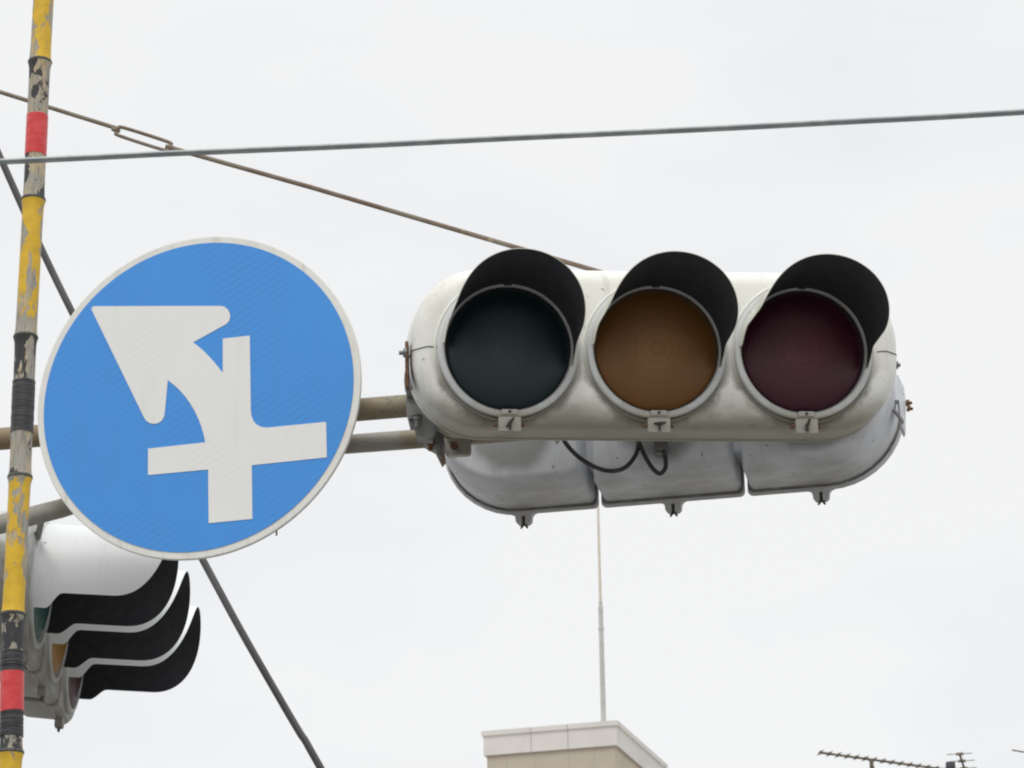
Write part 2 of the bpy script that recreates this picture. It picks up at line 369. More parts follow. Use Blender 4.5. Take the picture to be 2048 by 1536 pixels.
# ---------------------------------------------------------------- traffic signals
def visor(L, rad, zroot, zmid, kstep=(.10, .24), kfl=.62, slope=0.0, taper=0.0):
    mb = MB(); nd, nt_ = 44, 40; th = .0016
    nd = 60
    ds = [L*kfl*i/24 for i in range(25)] + [L*(kfl+(1-kfl)*math.sin(R(89.8)*(1-(1-i/(nd-24))**2))) for i in range(1, nd-24+1)]
    def zl(d):
        u = d/L
        if u < kstep[0]: return zroot
        if u < kstep[1]:
            t = (u-kstep[0])/(kstep[1]-kstep[0]); t = t*t*(3-2*t); return zroot+(zmid-zroot)*t
        zz = zmid+slope*(u-kstep[1])
        if u < kfl: return zz
        t = min(1, (u-kfl)/(1-kfl)); return min(.9995, zz+(1-zz)*(1-max(0, 1-t**2.35)**(1/2.35)))
    out, inn = [], []
    for d in ds:
        tm = math.acos(zl(d)); a, b = [], []; rd = rad*(1-taper*d/L)
        for j in range(nt_+1):
            t = tm*(2*j/nt_-1)
            a.append(Vector((rd*math.sin(t), -d, rd*math.cos(t)))); b.append(Vector(((rd-th)*math.sin(t), -d, (rd-th)*math.cos(t))))
        out.append(a); inn.append(b)
    mb.loops(out, 0, False, False, closed=False, flip=True); mb.loops(inn, 1, False, False, closed=False)
    ed_o = [r_[0] for r_ in out]+[out[-1][j] for j in range(1, nt_)]+[r_[-1] for r_ in reversed(out)]
    ed_i = [r_[0] for r_ in inn]+[inn[-1][j] for j in range(1, nt_)]+[r_[-1] for r_ in reversed(inn)]
    mb.loops([ed_o, ed_i], 2, False, False, closed=False)
    for sx in (-1, 1):                                  # visor screws on the collar
        for a in (62, 96):
            t = R(a)*sx; c = Vector((rad*math.sin(t), -.012, rad*math.cos(t))); mb.tube([c, c+c.normalized()*.003], .0032, 8, 2)
    return mb

def wing_nut(mb, p, s=1.0, ang=0.6):
    p = Vector(p)
    mb.tube([p, p+Vector((0, -.014*s, 0))], .006*s, 10); mb.tube([p, p+Vector((0, -.022*s, 0))], .0035*s, 8)
    for k in (-1, 1):
        d = Vector((math.cos(ang)*k, -.35, math.sin(ang)*k)).normalized()
        mb.tube([p+Vector((0, -.010*s, 0)), p+Vector((0, -.010*s, 0))+d*.010*s, p+Vector((0, -.010*s, 0))+d*.020*s], [.005*s, .0048*s, .0032*s], 8)
    return mb

LENS = ('green_lens', 'amber_lens', 'red_lens')
def signal(mw, segmented, pitch_, paint_m, door_m, hood_m, hood_args, latches=True, lug=1, lenses=LENS, back=.175, hh=.2, ends=.237):
    root = empty('traffic_signal', mw)
    if not segmented:
        h = MB(); hw = .36+ends
        prof = [(.085, -.010), (.046, -.0098), (.036, -.0088), (.027, -.0062), (.018, -.0010), (.010, .006), (.004, .015), (.001, .026), (0, .040), (0, .125), (-.004, .129), (-.004, .139), (.004, .143)]
        ls = []
        for ins, y in prof:
            rr = .175-ins*.75; ls.append(rrect(-hw+ins+.006, hw-ins+.006, -hh+.008+ins, hh+.007-ins, (rr,)*4, y))
        h.loops(ls[::-1], 0, flip=False)
        hs = h.build('housing', paint_m, root)
        for i, dd in enumerate((.295, .265, .178)):           # unseen blocks added behind the frame, deepened to shade the rear signal
            xa = -.53+i*.355; q = MB()
            q.loops([rrect(xa+e_, xa+.35-e_, -.17+e_, .17-e_, (.06,)*4, yy, 8) for e_, yy in ((0, .142), (.004, dd-.02), (.014, dd-.006), (.03, dd))][::-1])
            q.build('rear_shade_block', paint_m, hs)
        # parting line at either end of the two-piece casting
        for sx in (-1, 1):
            pts = [Vector((sx*(hw-.058)+.006, -.0104, .002)), Vector((sx*(hw-.036)+.006, -.0094, .004)), Vector((sx*(hw-.018)+.006, -.0015, .001)), Vector((sx*(hw-.004)+.006, .0145, .0)), Vector((sx*(hw)+.006, .045, .0)), Vector((sx*(hw+.0005)+.006, .12, 0))]
            MB().tube(smooth_path(pts, 4), .0013, 6).build('seam', M['seal'], hs)
        dn = random.Random(3)                 # rust chips on the casting
        for k in range(10):
            x = dn.uniform(-hw+.12, hw-.1); z = dn.choice([-.172, -.165, -.178, .17, .176]); yy = -.004 if z < 0 else .0
            MB().box((x, yy, z), (dn.uniform(.002, .006), .004, dn.uniform(.002, .004))).build('rust_chip', M['rust'], hs)
    for i, cx in enumerate((-pitch_, 0, pitch_)):
        if segmented:
            g = .0055
            x0, x1 = -pitch_/2+g, pitch_/2-g; rs = [.014]*4
            if i == 0: x0 = -ends; rs = [hh-.006, .014, .014, hh-.006]
            if i == 2: x1 = ends; rs = [.014, hh-.006, hh-.006, .014]
            b_ = MB(); ls = []
            for ins, y in [(.030, -.014), (.008, -.012), (.0, -.004), (-.003, .003), (-.004, .012), (-.001, .018), (.008, .019), (.0095, .07), (.011, .128), (.0125, .132), (.016, .142), (.020, .154), (.025, .164), (.031, .171), (.037, .1742), (.045, .175)]:
                q = max(ins, 0); y = y if y < .03 else .03+(y-.03)*(back-.03)/.145
                rr = [max(r_-q*(.9 if r_ > .1 else -.55), .006) for r_ in rs]
                i0 = ins*(1 if i == 0 else .5); i1 = ins*(1 if i == 2 else .5)
                ls.append(rrect(x0+i0, x1-i1, -hh+ins, hh-ins, rr, y, 10))
            # a ledge separates the door flange from the back casting
            b_.loops(ls[::-1])
            hs = b_.build('housing', paint_m, root); hs.location = (cx, 0, 0)
            gk = MB(); gk.loops([rrect(x0+q_, x1-q_, -hh+q_, hh-q_, [max(r_-q_, .006) for r_ in rs], yy, 10) for q_, yy in ((.004, .0165), (.002, .0185), (.002, .0215), (.0085, .0230))][::-1], 0, False, False)
            gk.build('rim_seal', M['grime'], hs)
            for zz in (-.62, .62):
                for xx in (x0+.022 if i else x0+.12, x1-.022 if i < 2 else x1-.12):
                    MB().tube([(xx, .016, zz*hh-.02), (xx, .034, zz*hh-.02)], .0055, 6).build('screw', M['nut'], hs)
            if i < 2 and back < .2:
                for zz, hgt in ((-.115, .03), (-.155, .024), (.12, .03)):
                    MB().box((pitch_/2, .012, zz), (.030, .044, hgt), bev=.003).build('joint_clamp', M['galv'], hs)
            if i < 2:
                MB().box((pitch_/2, .070, .03), (.034, .135, 2*hh-.09), bev=.004).build('joint_web', paint_m, hs)
            half = [(.036, .001), (.027, -.004), (.022, -.013), (.020, -.033), (.013, -.042), (.0045, -.042), (.0045, -.012)]
            half = [(x, z*lug) for x, z in half]; ol = [(-x, z) for x, z in half]+[(x, z) for x, z in half[::-1]]; nl = len(ol)
            bm = bmesh.new(); va = [bm.verts.new((x, -.006, z-hh)) for x, z in ol]; vb = [bm.verts.new((x, .016, z-hh)) for x, z in ol]
            bm.faces.new(va); bm.faces.new(vb[::-1])
            for j in range(nl): bm.faces.new((va[j], vb[j], vb[(j+1) % nl], va[(j+1) % nl]))
            bmesh.ops.recalc_face_normals(bm, faces=bm.faces[:]); bmesh.ops.triangulate(bm, faces=[f for f in bm.faces if len(f.verts) > 4])
            bm.verts.index_update()
            lg = MB().add([v.co.copy() for v in bm.verts], [[v.index for v in f.verts] for f in bm.faces], 0, False); bm.free()
            lo = lg.build('hinge_lug', paint_m, root); lo.location = (cx+(.012 if (i == 2 and back > .2) else 0), 0, 0)
            wn_ = MB(); wn_.tube([(0, .004, -hh-.014*lug), (0, .004, -hh-.038*lug)], .0042, 8)
            for k in (-1, 1): wn_.tube([(0, .004, -hh-.036*lug), (k*.004, .004, -hh-.036*lug-.006), (k*.009, .006, -hh-.036*lug-.014)], [.003, .0036, .0024], 8)
            wn_.build('wing_bolt', M['nut'], lo)
        d = MB()
        d.lathe([(.1705, .004), (.1705, -.016), (.1700, -.0205), (.1675, -.0235), (.1630, -.0245), (.1590, -.0245), (.1560, -.0235), (.1535, -.0195), (.1525, -.012), (.1515, -.006)], n=96)
        do = d.build('lens_door', door_m, root); do.location = (cx, 0, 0)
        if not segmented:
            cl = MB().lathe([(.1802, -.009), (.1790, -.0112), (.1770, -.0125), (.1745, -.0120), (.1725, -.004)], n=96); MB.build(cl, 'collar', paint_m, hs).location = (cx, 0, 0)
        sl_ = MB(); sl_.lathe([(.153, -.0095), (.1525, -.0125), (.1505, -.0125), (.149, -.009)], n=96); so_ = sl_.build('seal_ring', M['seal'], do)
        le = MB(); le.lathe([(.1505, -.008)]+[(.1505*math.cos(R(a)), -.0085-.030*math.sin(R(a))) for a in range(0, 90, 6)]+[(.00002, -.0385)], n=96)
        lo = le.build('lens', M[lenses[i]], root); lo.location = (cx, 0, 0)
        vo = visor(*hood_args).build('visor', [hood_m, M['black'], hood_m], root); vo.location = (cx, -.0245, 0); vo.rotation_euler = (0, 0, 0) if segmented else (R((-4.4, -4.0, -3.6)[i]), R(9), 0)
        tb = MB(); tb.box((0, -.028, .1585), (.020, .006, .012), bev=.002); tb.build('clip', M['black'], do)
        if latches:
            la = MB()
            la.box((0, -.0285, -.158), (.040, .005, .013), bev=.0024)          # little screwed clip on the ring
            lc = la.build('clip', door_m, do)
            MB().tube([(0, -.030, -.158), (0, -.034, -.158)], .0035, 8).build('screw', M['nut'], lc) if False else None
            sc_ = MB().tube([(0, -.030, -.158), (0, -.0335, -.158)], .0038, 8); sc_.build('screw', M['nut'], do)
            p = MB()
            p.box((0, -.0300, -.1865), (.054, .004, .032), bev=.0015)
            p.box((-.016, -.033, -.2035), (.021, .008, .005), bev=.0015); p.box((.016, -.033, -.2035), (.021, .008, .005), bev=.0015)
            for sx in (-1, 1): p.box((sx*.0245, -.016, -.1865), (.004, .026, .030), bev=.001)
            lp = p.build('latch', door_m, root); lp.location = (cx, 0, 0)
            for sx in (-1, 1):
                hg = MB(); hg.tube([(sx*.027, -.014, -.186), (sx*.033, -.013, -.186)], .006, 10); hg.tube([(sx*.032, -.012, -.183), (sx*.036, -.010, -.190)], .003, 6)
                hg.build('hinge_pin', M['rust'], lp)
            wing_nut(MB(), (0, -.031, -.186), .78, (.9, .1, 1.2)[i]).tube([(0, -.036, -.188), (0, -.037, -.202)], .003, 8).build('wing_nut', M['nut'], lp)
    return root

# front signal, facing the camera
F_D = .30*FPX/247
ray = (fwd + cr*((1311-1024)/FPX) - cu*((702.5-768)/FPX)).normalized()
OF = CAM + ray*F_D
az, tl = R(6.3), R(8.3)
NF = Vector((math.sin(az)*math.cos(tl), -math.cos(az)*math.cos(tl), -math.sin(tl)))
XF = Vector((math.cos(az), math.sin(az), .014)).normalized()
MF = frame(OF, XF, -NF)
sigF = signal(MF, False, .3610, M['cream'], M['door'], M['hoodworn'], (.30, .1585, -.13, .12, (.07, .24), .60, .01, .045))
tag(sigF, 'large cream three-lamp traffic signal facing the viewer, right of the round blue sign', 'traffic signal')

# rear signal, back to back with it and facing away
bz = R(12.2)
XR = Vector((math.cos(bz), -math.sin(bz), 0)); YR = Vector((-math.sin(bz), -math.cos(bz), 0))
OR = at(1342, 852, OF.y+.56)
MR = frame(OR, -XR, YR)
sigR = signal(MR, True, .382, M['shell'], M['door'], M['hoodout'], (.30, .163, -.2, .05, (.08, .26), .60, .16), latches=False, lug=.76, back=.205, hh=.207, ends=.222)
tag(sigR, 'grey traffic signal seen from behind, hanging behind and below the cream signal', 'traffic signal')

# side signal at lower left, facing right
OS = at(106, 1242, OF.y+1.22)
sa = R(-1.3)
XS = Vector((math.sin(sa), math.cos(sa), 0))
YS = Vector((-math.cos(sa)*math.cos(R(4.5)), math.sin(sa)*math.cos(R(4.5)), math.sin(R(4.5))))
MS = frame(OS, XS, YS)
M['sidedoor'] = paint('side_door_paint', (.80, .82, .83), (.50, .49, .44), amt=(.48, .72), zlo=-.17, zhi=-.03, zc=(.26, .25, .21))
sigS = signal(MS, True, .365, M['side'], M['sidedoor'], M['hoodout'], (.337, .163, -.60, -.37, (.09, .22), .60, .03), latches=False, back=.145, hh=.192, ends=.215, lug=.6, lenses=('green_edge', 'amber_edge', 'red_edge'))
tag(sigS, 'traffic signal seen from the side with three long white visors, under the blue sign', 'traffic signal')

# ---------------------------------------------------------------- cantilever arm and its pole
YA = OF.y+.24
A1 = at(822, 812, YA)
dA = Vector((-math.cos(R(10.5)), math.sin(R(10.5)), 0))
def on_arm(px, py_dummy=None):       # depth of the arm's plane at a horizontal photo position
    d = fwd + cr*((px-1024)/FPX)
    # intersect (x, y) of the ray with the plane through A1 along dA
    nrm = Vector((-dA.y, dA.x, 0)); t = (A1-CAM).dot(nrm)/d.dot(nrm)
    return (CAM+d*t).y
arm = empty('signal_arm', Matrix.Translation(at(-900, 1000, on_arm(-900))))
def inv(o): return o.matrix_world.inverted()
def put(mb, name, mat_, root, bevel=0):
    i = inv_cache[root.name]
    mb.v = [i @ v for v in mb.v]; return mb.build(name, mat_, root, bevel=bevel)
inv_cache = {}
def reg(o): inv_cache[o.name] = o.matrix_world.inverted_safe(); return o
bpy.context.view_layer.update()
reg(arm); reg(sigF); reg(sigR); reg(sigS)
pA = [at(-895, 951, on_arm(-895)), at(0, 878, on_arm(0)), at(400, 845.5, on_arm(400)), at(822, 811, on_arm(822)), at(1070, 790.5, on_arm(1070))]
put(MB().tube(pA, .0287, 20), 'upper_pipe', M['pipe'], arm)
pB = smooth_path([at(-895, 1290, on_arm(-895)+.05), at(0, 1049, on_arm(0)+.06), at(140, 1011, on_arm(140)+.07), at(300, 952, on_arm(300)+.08), at(430, 914, on_arm(430)+.09), at(560, 898, on_arm(560)+.10), at(700, 888, on_arm(700)+.11), at(860, 876, on_arm(860)+.12), at(1070, 860, on_arm(1070)+.12)], 6)
put(MB().tube(pB, .0245, 20), 'lower_pipe', M['pipe2'], arm)

# stay rod with turnbuckle
YG = on_arm(1190)+.02
def gy(px): return on_arm(px)+.03
stay = reg(empty('stay_rod', Matrix.Translation(at(-900, -87, gy(-900)))))
bpy.context.view_layer.update(); reg(stay)
put(MB().tube([at(-895, -86, gy(-895)), at(0, 184, gy(0)), at(238, 258, gy(238))], .0058, 10), 'upper_rod', M['rod'], stay)
put(MB().tube([at(332, 293, gy(332)), at(620, 374, gy(620)), at(1190, 541, gy(1190)), at(1330, 582, gy(1330)), at(1400, 760, gy(1400))], .0062, 10), 'lower_rod', M['rod'], stay)
tbk = MB()
ta, tb_ = at(226, 258, gy(226)), at(348, 297, gy(348)); ax = (tb_-ta); axn = ax.normalized()
side = axn.cross(Vector((0, 1, 0))).normalized()
if side.z < 0: side = -side
for s_ in (1, -1):
    q = [ta+axn*.004, ta+axn*.014+side*.006*s_, ta+axn*.026+side*.0128*s_, tb_-axn*.026+side*.0128*s_, tb_-axn*.014+side*.006*s_, tb_-axn*.004]
    tbk.tube(smooth_path(q, 5), .0048, 10)
tbk.tube([ta-axn*.002, ta+axn*.012], [.006, .0078], 12); tbk.tube([tb_-axn*.014, tb_+axn*.002], [.0078, .006], 12)
tbk.tube([ta+axn*.008, ta+axn*.020], .0050, 10)
put(tbk, 'turnbuckle', M['rod'], stay)

# utility pole carrying the arm, left of the picture
pp = at(-960, 1000, on_arm(-940)); pp.z = 0
up = reg(empty('utility_pole', Matrix.Translation(pp))); bpy.context.view_layer.update(); reg(up)
MB().tube([(0, 0, 0), (0, 0, 3), (0, 0, 6), (0, 0, 9.5)], [.17, .155, .14, .12], 28).build('pole_shaft', M['concrete'], up)
for z in (2.2, 2.65, 3.1, 3.55, 4.0, 5.0, 5.5, 6.0):
    MB().tube([(0, -.13, z), (0, -.27, z), (0, -.285, z+.03)], .009, 8).build('step_bolt', M['galv'], up)
for q in (pA[0], pB[0], at(-895, -86, gy(-895))):
    z = q.z; MB().lathe([(.158, -.03), (.166, -.03), (.166, .03), (.158, .03)], n=32).build('pole_band', M['galv'], up).matrix_local = Matrix.Translation((0, 0, z)) @ Matrix.Rotation(R(90), 4, 'X')
tag(up, 'concrete utility pole left of the picture carrying the signal arm', 'utility pole')
tag(arm, 'rusty two-pipe arm running behind the round blue sign to the signals', 'signal arm')
tag(stay, 'thin rusty stay rod with a turnbuckle slanting down to the signals', 'stay rod')

# ---------------------------------------------------------------- brackets holding the signals to the arm
FI = MF
def fl(x, y, z): return MF @ Vector((x, y, z))
def plank(mb, a, b, w_, t_, upv=Vector((0, 0, 1)), bev=.0015):
    a, b = Vector(a), Vector(b); d = (b-a); L_ = d.length; d.normalize()
    s_ = d.cross(upv).normalized(); u_ = s_.cross(d).normalized()
    m_ = Matrix(((d.x, s_.x, u_.x), (d.y, s_.y, u_.y), (d.z, s_.z, u_.z)))
    return mb.box((a+b)/2, (L_, t_, w_), rot=m_, bev=bev)
br = reg(empty('mounting_bracket', Matrix.Translation(A1))); bpy.context.view_layer.update(); reg(br)
yF = OF.y
def G(px, py, dy): return at(px, py, yF+dy)
def pplate(pts, Y, thick):
    """solid plate: outline given where it stands at depth Y, real thickness behind it"""
    mb = MB(); P = [at(x, y, Y) for x, y in pts]; n = len(P)
    Q = [p+Vector((0, thick, 0)) for p in P]
    mb.add(P+Q, [list(range(n))[::-1], list(range(n, 2*n))]+[[i, (i+1) % n, n+(i+1) % n, n+i] for i in range(n)], 0, False)
    bm = bmesh.new(); vs = [bm.verts.new(v) for v in mb.v]
    for f in mb.f: bm.faces.new([vs[i] for i in f])
    bmesh.ops.recalc_face_normals(bm, faces=bm.faces[:]); bmesh.ops.triangulate(bm, faces=[f for f in bm.faces if len(f.verts) > 4])
    bm.verts.index_update(); mb2 = MB().add([v.co.copy() for v in bm.verts], [[v.index for v in f.verts] for f in bm.faces], 0, False); bm.free(); return mb2
put(pplate([(809, 745), (822, 740), (824, 776), (813, 776), (808, 765)], yF+.06, .06), 'end_strap', M['galv'], br)
put(pplate([(812, 769), (840, 769), (872, 834), (874, 852), (864, 880), (834, 878), (828, 853), (820, 853), (816, 836), (813, 826)], yF+.165, .028), 'bracket_plate', M['galv'], br)
put(pplate([(846, 846), (880, 846), (886, 864), (891, 895), (872, 899), (848, 886)], yF+.255, .04), 'bracket_plate', M['galv'], br)
put(pplate([(866, 893), (886, 893), (892, 922), (884, 930)], yF+.30, .02), 'stiffener', M['pipe'], br)
put(pplate([(813, 790), (850, 786), (852, 789), (814, 793)], yF+.155, .012), 'clamp_lip', M['galv'], br)
put(pplate([(816, 833), (842, 829), (844, 833), (817, 838)], yF+.153, .014), 'clamp_lip', M['galv'], br)
put(pplate([(835, 874), (862, 870), (863, 875), (836, 880)], yF+.153, .014), 'clamp_lip', M['galv'], br)
for (px, py, dy, mm) in ((834, 842, .14, 'galv'), (861, 889, .235, 'rust'), (880, 903, .24, 'galv')):
    p = G(px, py, dy); mb = MB()
    mb.tube([p+Vector((0, 0, .016)), p-Vector((0, 0, .016))], .0062, 10)
    mb.tube([p+Vector((0, 0, .012)), p+Vector((0, 0, .003))], .0105, 6)
    mb.tube([p+Vector((0, 0, .0155)), p+Vector((0, 0, .0125))], .0150, 14)
    put(mb, 'bolt', M[mm], br)
tag(br, 'galvanised clamp bracket at the left ends of the two back-to-back signals', 'bracket')
# parts of the signals themselves
mb = MB(); ep = [G(808, 684, .02), G(816, 684, .02)]
plank(mb, fl(-.600, .056, .025), fl(-.600, .056, -.085), .06, .008, upv=Vector((0, 1, 0)))
put(mb, 'end_plate', M['rust'], sigF)
put(MB().hexbolt(fl(-.604, .02, -.006), fl(-1, .02, -.006)-fl(0, .02, -.006), .011, .008, .010), 'end_bolt', M['galv'], sigF)
put(MB().hexbolt(fl(.598, .03, -.022), fl(1, .02, 0)-fl(0, .02, 0), .010, .008, .006), 'end_bolt', M['galv'], sigF)
# bracket tab with rusty bolt on the rear signal's near left corner
tabc = at(916, 893, OR.y-.235)
mb = MB(); mb.v = []
ls = []
for y, ins in ((-.008, .006), (-.011, 0), (.006, 0), (.011, .002)):
    ls.append([tabc + XR*p.x + Vector((0, 0, 1))*p.z + YR*(-p.y) for p in rrect(-.033+ins, .033-ins, -.027+ins, .05-ins, (.014, .010, .004, .004), y, 6)])
mb.loops(ls, flip=False)
put(mb, 'mounting_tab', M['cream'], sigR)
mb = MB(); p0 = at(911, 895, OR.y-.235)+YR*.010
mb.tube([p0, p0+YR*.004], .010, 16); mb.tube([p0+YR*.004, p0+YR*.012], .0085, 6); mb.tube([p0+YR*.010, p0+YR*.024], .0048, 10)
put(mb, 'rusty_bolt', M['rust'], sigR)
# strip running from the tab to the right, hidden end to end behind the cream signal
mb = MB(); plank(mb, at(935, 878, OR.y-.215), at(1690, 845, OR.y-.30), .02, .006); put(mb, 'cross_strap', M['galv'], sigR)
# right end bracket and bolts
put(pplate([(1780, 738), (1797, 752), (1808, 775), (1812, 805), (1811, 868), (1803, 852), (1798, 800), (1780, 800)], OR.y-.245, .03), 'end_bracket', M['shell'], sigR)
put(pplate([(1735, 815), (1790, 817), (1809, 842), (1806, 846), (1788, 821), (1735, 819)], OR.y-.262, .012), 'end_strap', M['galv'], sigR)
for (px, py, d) in ((1763, 826, (0, 0, -1)), (1812, 806, (1, 0, 0)), (1814, 816, (1, 0, -.2))):
    put(MB().hexbolt(at(px, py, OR.y-.25), d, .0085, .008, .007), 'rusty_bolt', M['rust'], sigR)
# junction box and looping cables
ju = at(1321, 893, OR.y-.22)
mb = MB().box(ju, (.036, .04, .03), bev=.003); mb.box(ju+Vector((0, 0, -.018)), (.026, .03, .010), bev=.002)
put(mb, 'junction_box', M['galv'], sigR)
yc = OR.y-.26
def cab(pts, rad, name, m_, root): put(MB().tube(smooth_path([at(x, y, yc+dz) for x, y, dz in pts], 8), rad, 12), name, m_, root)
cab([(1112, 850, .03), (1130, 884, 0), (1155, 912, -.01), (1190, 934, -.01), (1222, 942, -.01), (1250, 935, -.005), (1270, 912, 0), (1277, 884, .01), (1270, 850, .03)], .0058, 'cable', M['cable'], sigR)
cab([(1262, 850, .03), (1280, 890, 0), (1294, 920, 0), (1308, 940, 0), (1321, 947, 0), (1331, 934, .01), (1330, 912, .02), (1328, 900, .03)], .0058, 'cable', M['cable'], sigR)
cab([(1118, 872, 0), (1117, 882, 0), (1111, 884, 0), (1113, 878, 0), (1119, 880, 0), (1112, 890, 0)], .0011, 'tie_wire', M['rust'], sigR)
# top fixing of the side signal to the arm
ft = at(86, 1052, OS.y-.36)
mb = MB(); plank(mb, ft+Vector((-.03, .02, -.10)), at(88, 1020, on_arm(92)+.12), .016, .010, upv=Vector((1, 0, 0)))
mb.tube([ft+Vector((0, 0, -.02)), ft+Vector((0, 0, .012))], .010, 10)
put(mb, 'hanger', M['side'], sigS)
mb = MB(); plank(mb, MS@Vector((-.2, .2, .1)), MS@Vector((-.2, .2, -.15)), .05, .01, upv=Vector((0, 1, 0)))
for z in (.08, -.02, -.12): mb.box(MS@Vector((-.15, .19, z)), (.05, .05, .03), bev=.003)
mb.box(MS@Vector((.0, .19, -.16)), (.06, .25, .05), bev=.004)
put(mb, 'rear_bracket', M['side'], sigS)

# ---------------------------------------------------------------- round blue sign
YSG = on_arm(400)-.075
ys = R(13.5)
XG = Vector((math.cos(ys), -math.sin(ys), 0)); YG_ = Vector((math.sin(ys), math.cos(ys), 0))
tg = R(.3)                                              # leans forward a touch at the top
YG_ = (YG_*math.cos(tg)+Vector((0, 0, 1))*math.sin(tg)).normalized()
OG = at(394, 790, YSG)
MG = frame(OG, XG, YG_)
RS = .4285
sign = empty('direction_sign', MG); bpy.context.view_layer.update(); reg(sign)
def on_sign(px, py, off=0):                              # point of the sign's own face, in its own metres
    d = fwd + cr*((px-1024)/FPX) - cu*((py-768)/FPX); n = YG_
    t = (OG-CAM).dot(n)/d.dot(n); p = inv_cache[sign.name] @ (CAM+d*t); return Vector((p.x, off, p.z))
d = MB(); d.lathe([(RS-.003, 0), (RS-.0008, .0006), (RS, .003), (RS, .009), (RS-.003, .010), (RS-.006, .006), (RS-.010, .003)], n=128)
plate = d.loops([[Vector(((RS-.003)*math.cos(2*math.pi*k/128), 0, (RS-.003)*math.sin(2*math.pi*k/128))) for k in range(128)]]*1, 0, True, False).build('rim', M['rim'], sign)
bk = MB().lathe([(RS-.010, .003), (.0005, .003)], n=128).build('back_plate', M['alu'], sign)
def poly(name, pts, y, mat_, thick=.0006):
    bm = bmesh.new(); vs = [bm.verts.new((p.x, y, p.z)) for p in pts]; f = bm.faces.new(vs)
    f.normal_update()
    if f.normal.y > 0: f.normal_flip()
    bmesh.ops.triangulate(bm, faces=[f], ngon_method='EAR_CLIP')
    me = bpy.data.meshes.new(name); bm.to_mesh(me); bm.free(); me.materials.append(mat_)
    o = bpy.data.objects.new(name, me); COL.objects.link(o); o.parent = sign
    sd_ = o.modifiers.new('solid', 'SOLIDIFY'); sd_.thickness = thick; sd_.offset = 0
    return o
poly('blue_field', [Vector((RS*.957*math.cos(2*math.pi*k/160), 0, RS*.957*math.sin(2*math.pi*k/160))) for k in range(160)], -.0012, M['blue'])
SYM = [(275, 377), (277, 369), (284, 364), (295, 363), (850, 362), (866, 365), (880, 375), (890, 392), (893, 408), (889, 427), (878, 441), (864, 449), (728, 524),
       (753, 543), (776, 563), (799, 587), (822, 612), (841, 636), (860, 660), (860, 507), (980, 494), (985, 830), (988, 853), (998, 876), (1012, 891), (1030, 900), (1048, 903), (1062, 903),
       (1320, 878), (1323, 1036), (989, 1071), (992, 1310), (797, 1329), (795, 1090), (527, 1115), (527, 997), (782, 969), (775, 935), (765, 900), (752, 866), (735, 830), (715, 796), (692, 764), (668, 737), (642, 713), (615, 692),
       (602, 835), (598, 856), (588, 873), (572, 884), (552, 887), (533, 883), (518, 872), (509, 858)]
k_ = 680/1514
poly('arrow_symbol', [on_sign(60+x*k_, 450+y*k_) for x, y in SYM], -.0024, M['white'])
for z in (.13, -.16): MB().box((0, .018, z), (.56, .028, .035), bev=.003).build('back_rail', M['alu'], sign)
for (x, z) in ((-.12, 0), (.12, 0)): MB().box((x, .045, z-.06), (.04, .05, .32), bev=.003).build('clamp', M['galv'], sign)
cp = on_sign(548, 1062, .02)
MB().tube([cp+Vector((0, 0, .06)), cp+Vector((0, 0, -.006))], .0025, 8).build('retaining_bolt', M['galv'], sign)
tag(sign, 'round blue road sign with white left-bending arrow and crossing bars, white rim', 'road sign')

# ---------------------------------------------------------------- bamboo pole
YB = 4.75
def bx(y):                                               # centre line of the culm in the photo
    pts = [(-200, 98), (0, 87), (125, 80), (400, 67), (675, 51.5), (955, 40), (1230, 26), (1505, 22), (1900, 6)]
    for (a, xa), (b, xb) in zip(pts, pts[1:]):
        if y <= b: return xa+(xb-xa)*(y-a)/(b-a)
    return pts[-1][1]
b0 = at(bx(1505), 1505, YB)
bam = empty('bamboo_pole', Matrix.Translation((b0.x-.06, YB, 0))); bpy.context.view_layer.update(); reg(bam)
def rad_at(z): return .0187
nodes = [(-420, 'yellow'), (-150, 'black'), (125, 'yellow'), (400, 'black'), (675, 'yellow'), (955, 'black'), (1230, 'yellow'), (1505, 'black'), (1790, 'yellow')]
secs = [(-430, -150, 'black1'), (-150, 125, 'yellow1'), (125, 400, 'black1'), (400, 675, 'yellow1'), (675, 955, 'black2'), (955, 1230, 'yellow2'), (1230, 1505, 'black3'), (1505, 1790, 'yellow1')]
def culm(y0, y1, mname, base_r=.0183):
    ls = []; mb = MB(); n = 28; K = 26
    pts, rs = [], []
    for i in range(K+1):
        t = i/K; y = y0+(y1-y0)*t
        e = min(t, 1-t)*(y1-y0)                          # distance in px from the nearest node
        r_ = base_r*(1+.13*math.exp(-e/9.0))
        if t < .5: r_ += .0009*math.exp(-e/3.0)
        p = at(bx(y), y, YB); pts.append(p); rs.append(r_)
    mb.tube(pts, rs, n, caps=False); return put(mb, 'culm_section', M[mname], bam)
YEL, BLK = (.72, .45, .022), (.030, .030, .034)
spec = [(BLK, .5, 1, 0, 0), (YEL, .47, 2, 0, -.06), (BLK, .56, 3, .14, .10), (YEL, .455, 4, .02, -.16), (BLK, .56, 5, .16, .0), (YEL, .53, 6, .03, .10), (BLK, .55, 7, .12, -.0), (YEL, .44, 8, .06, 0)]
for (a, b, m_), (c_, am, of, bt, bb) in zip(secs, spec):
    M['sec'] = flaky('peeling_paint', c_, am, of*3.7, ends=(at(bx(a), a, YB).z, at(bx(b), b, YB).z), bias=(bt, bb)); culm(a, b, 'sec')
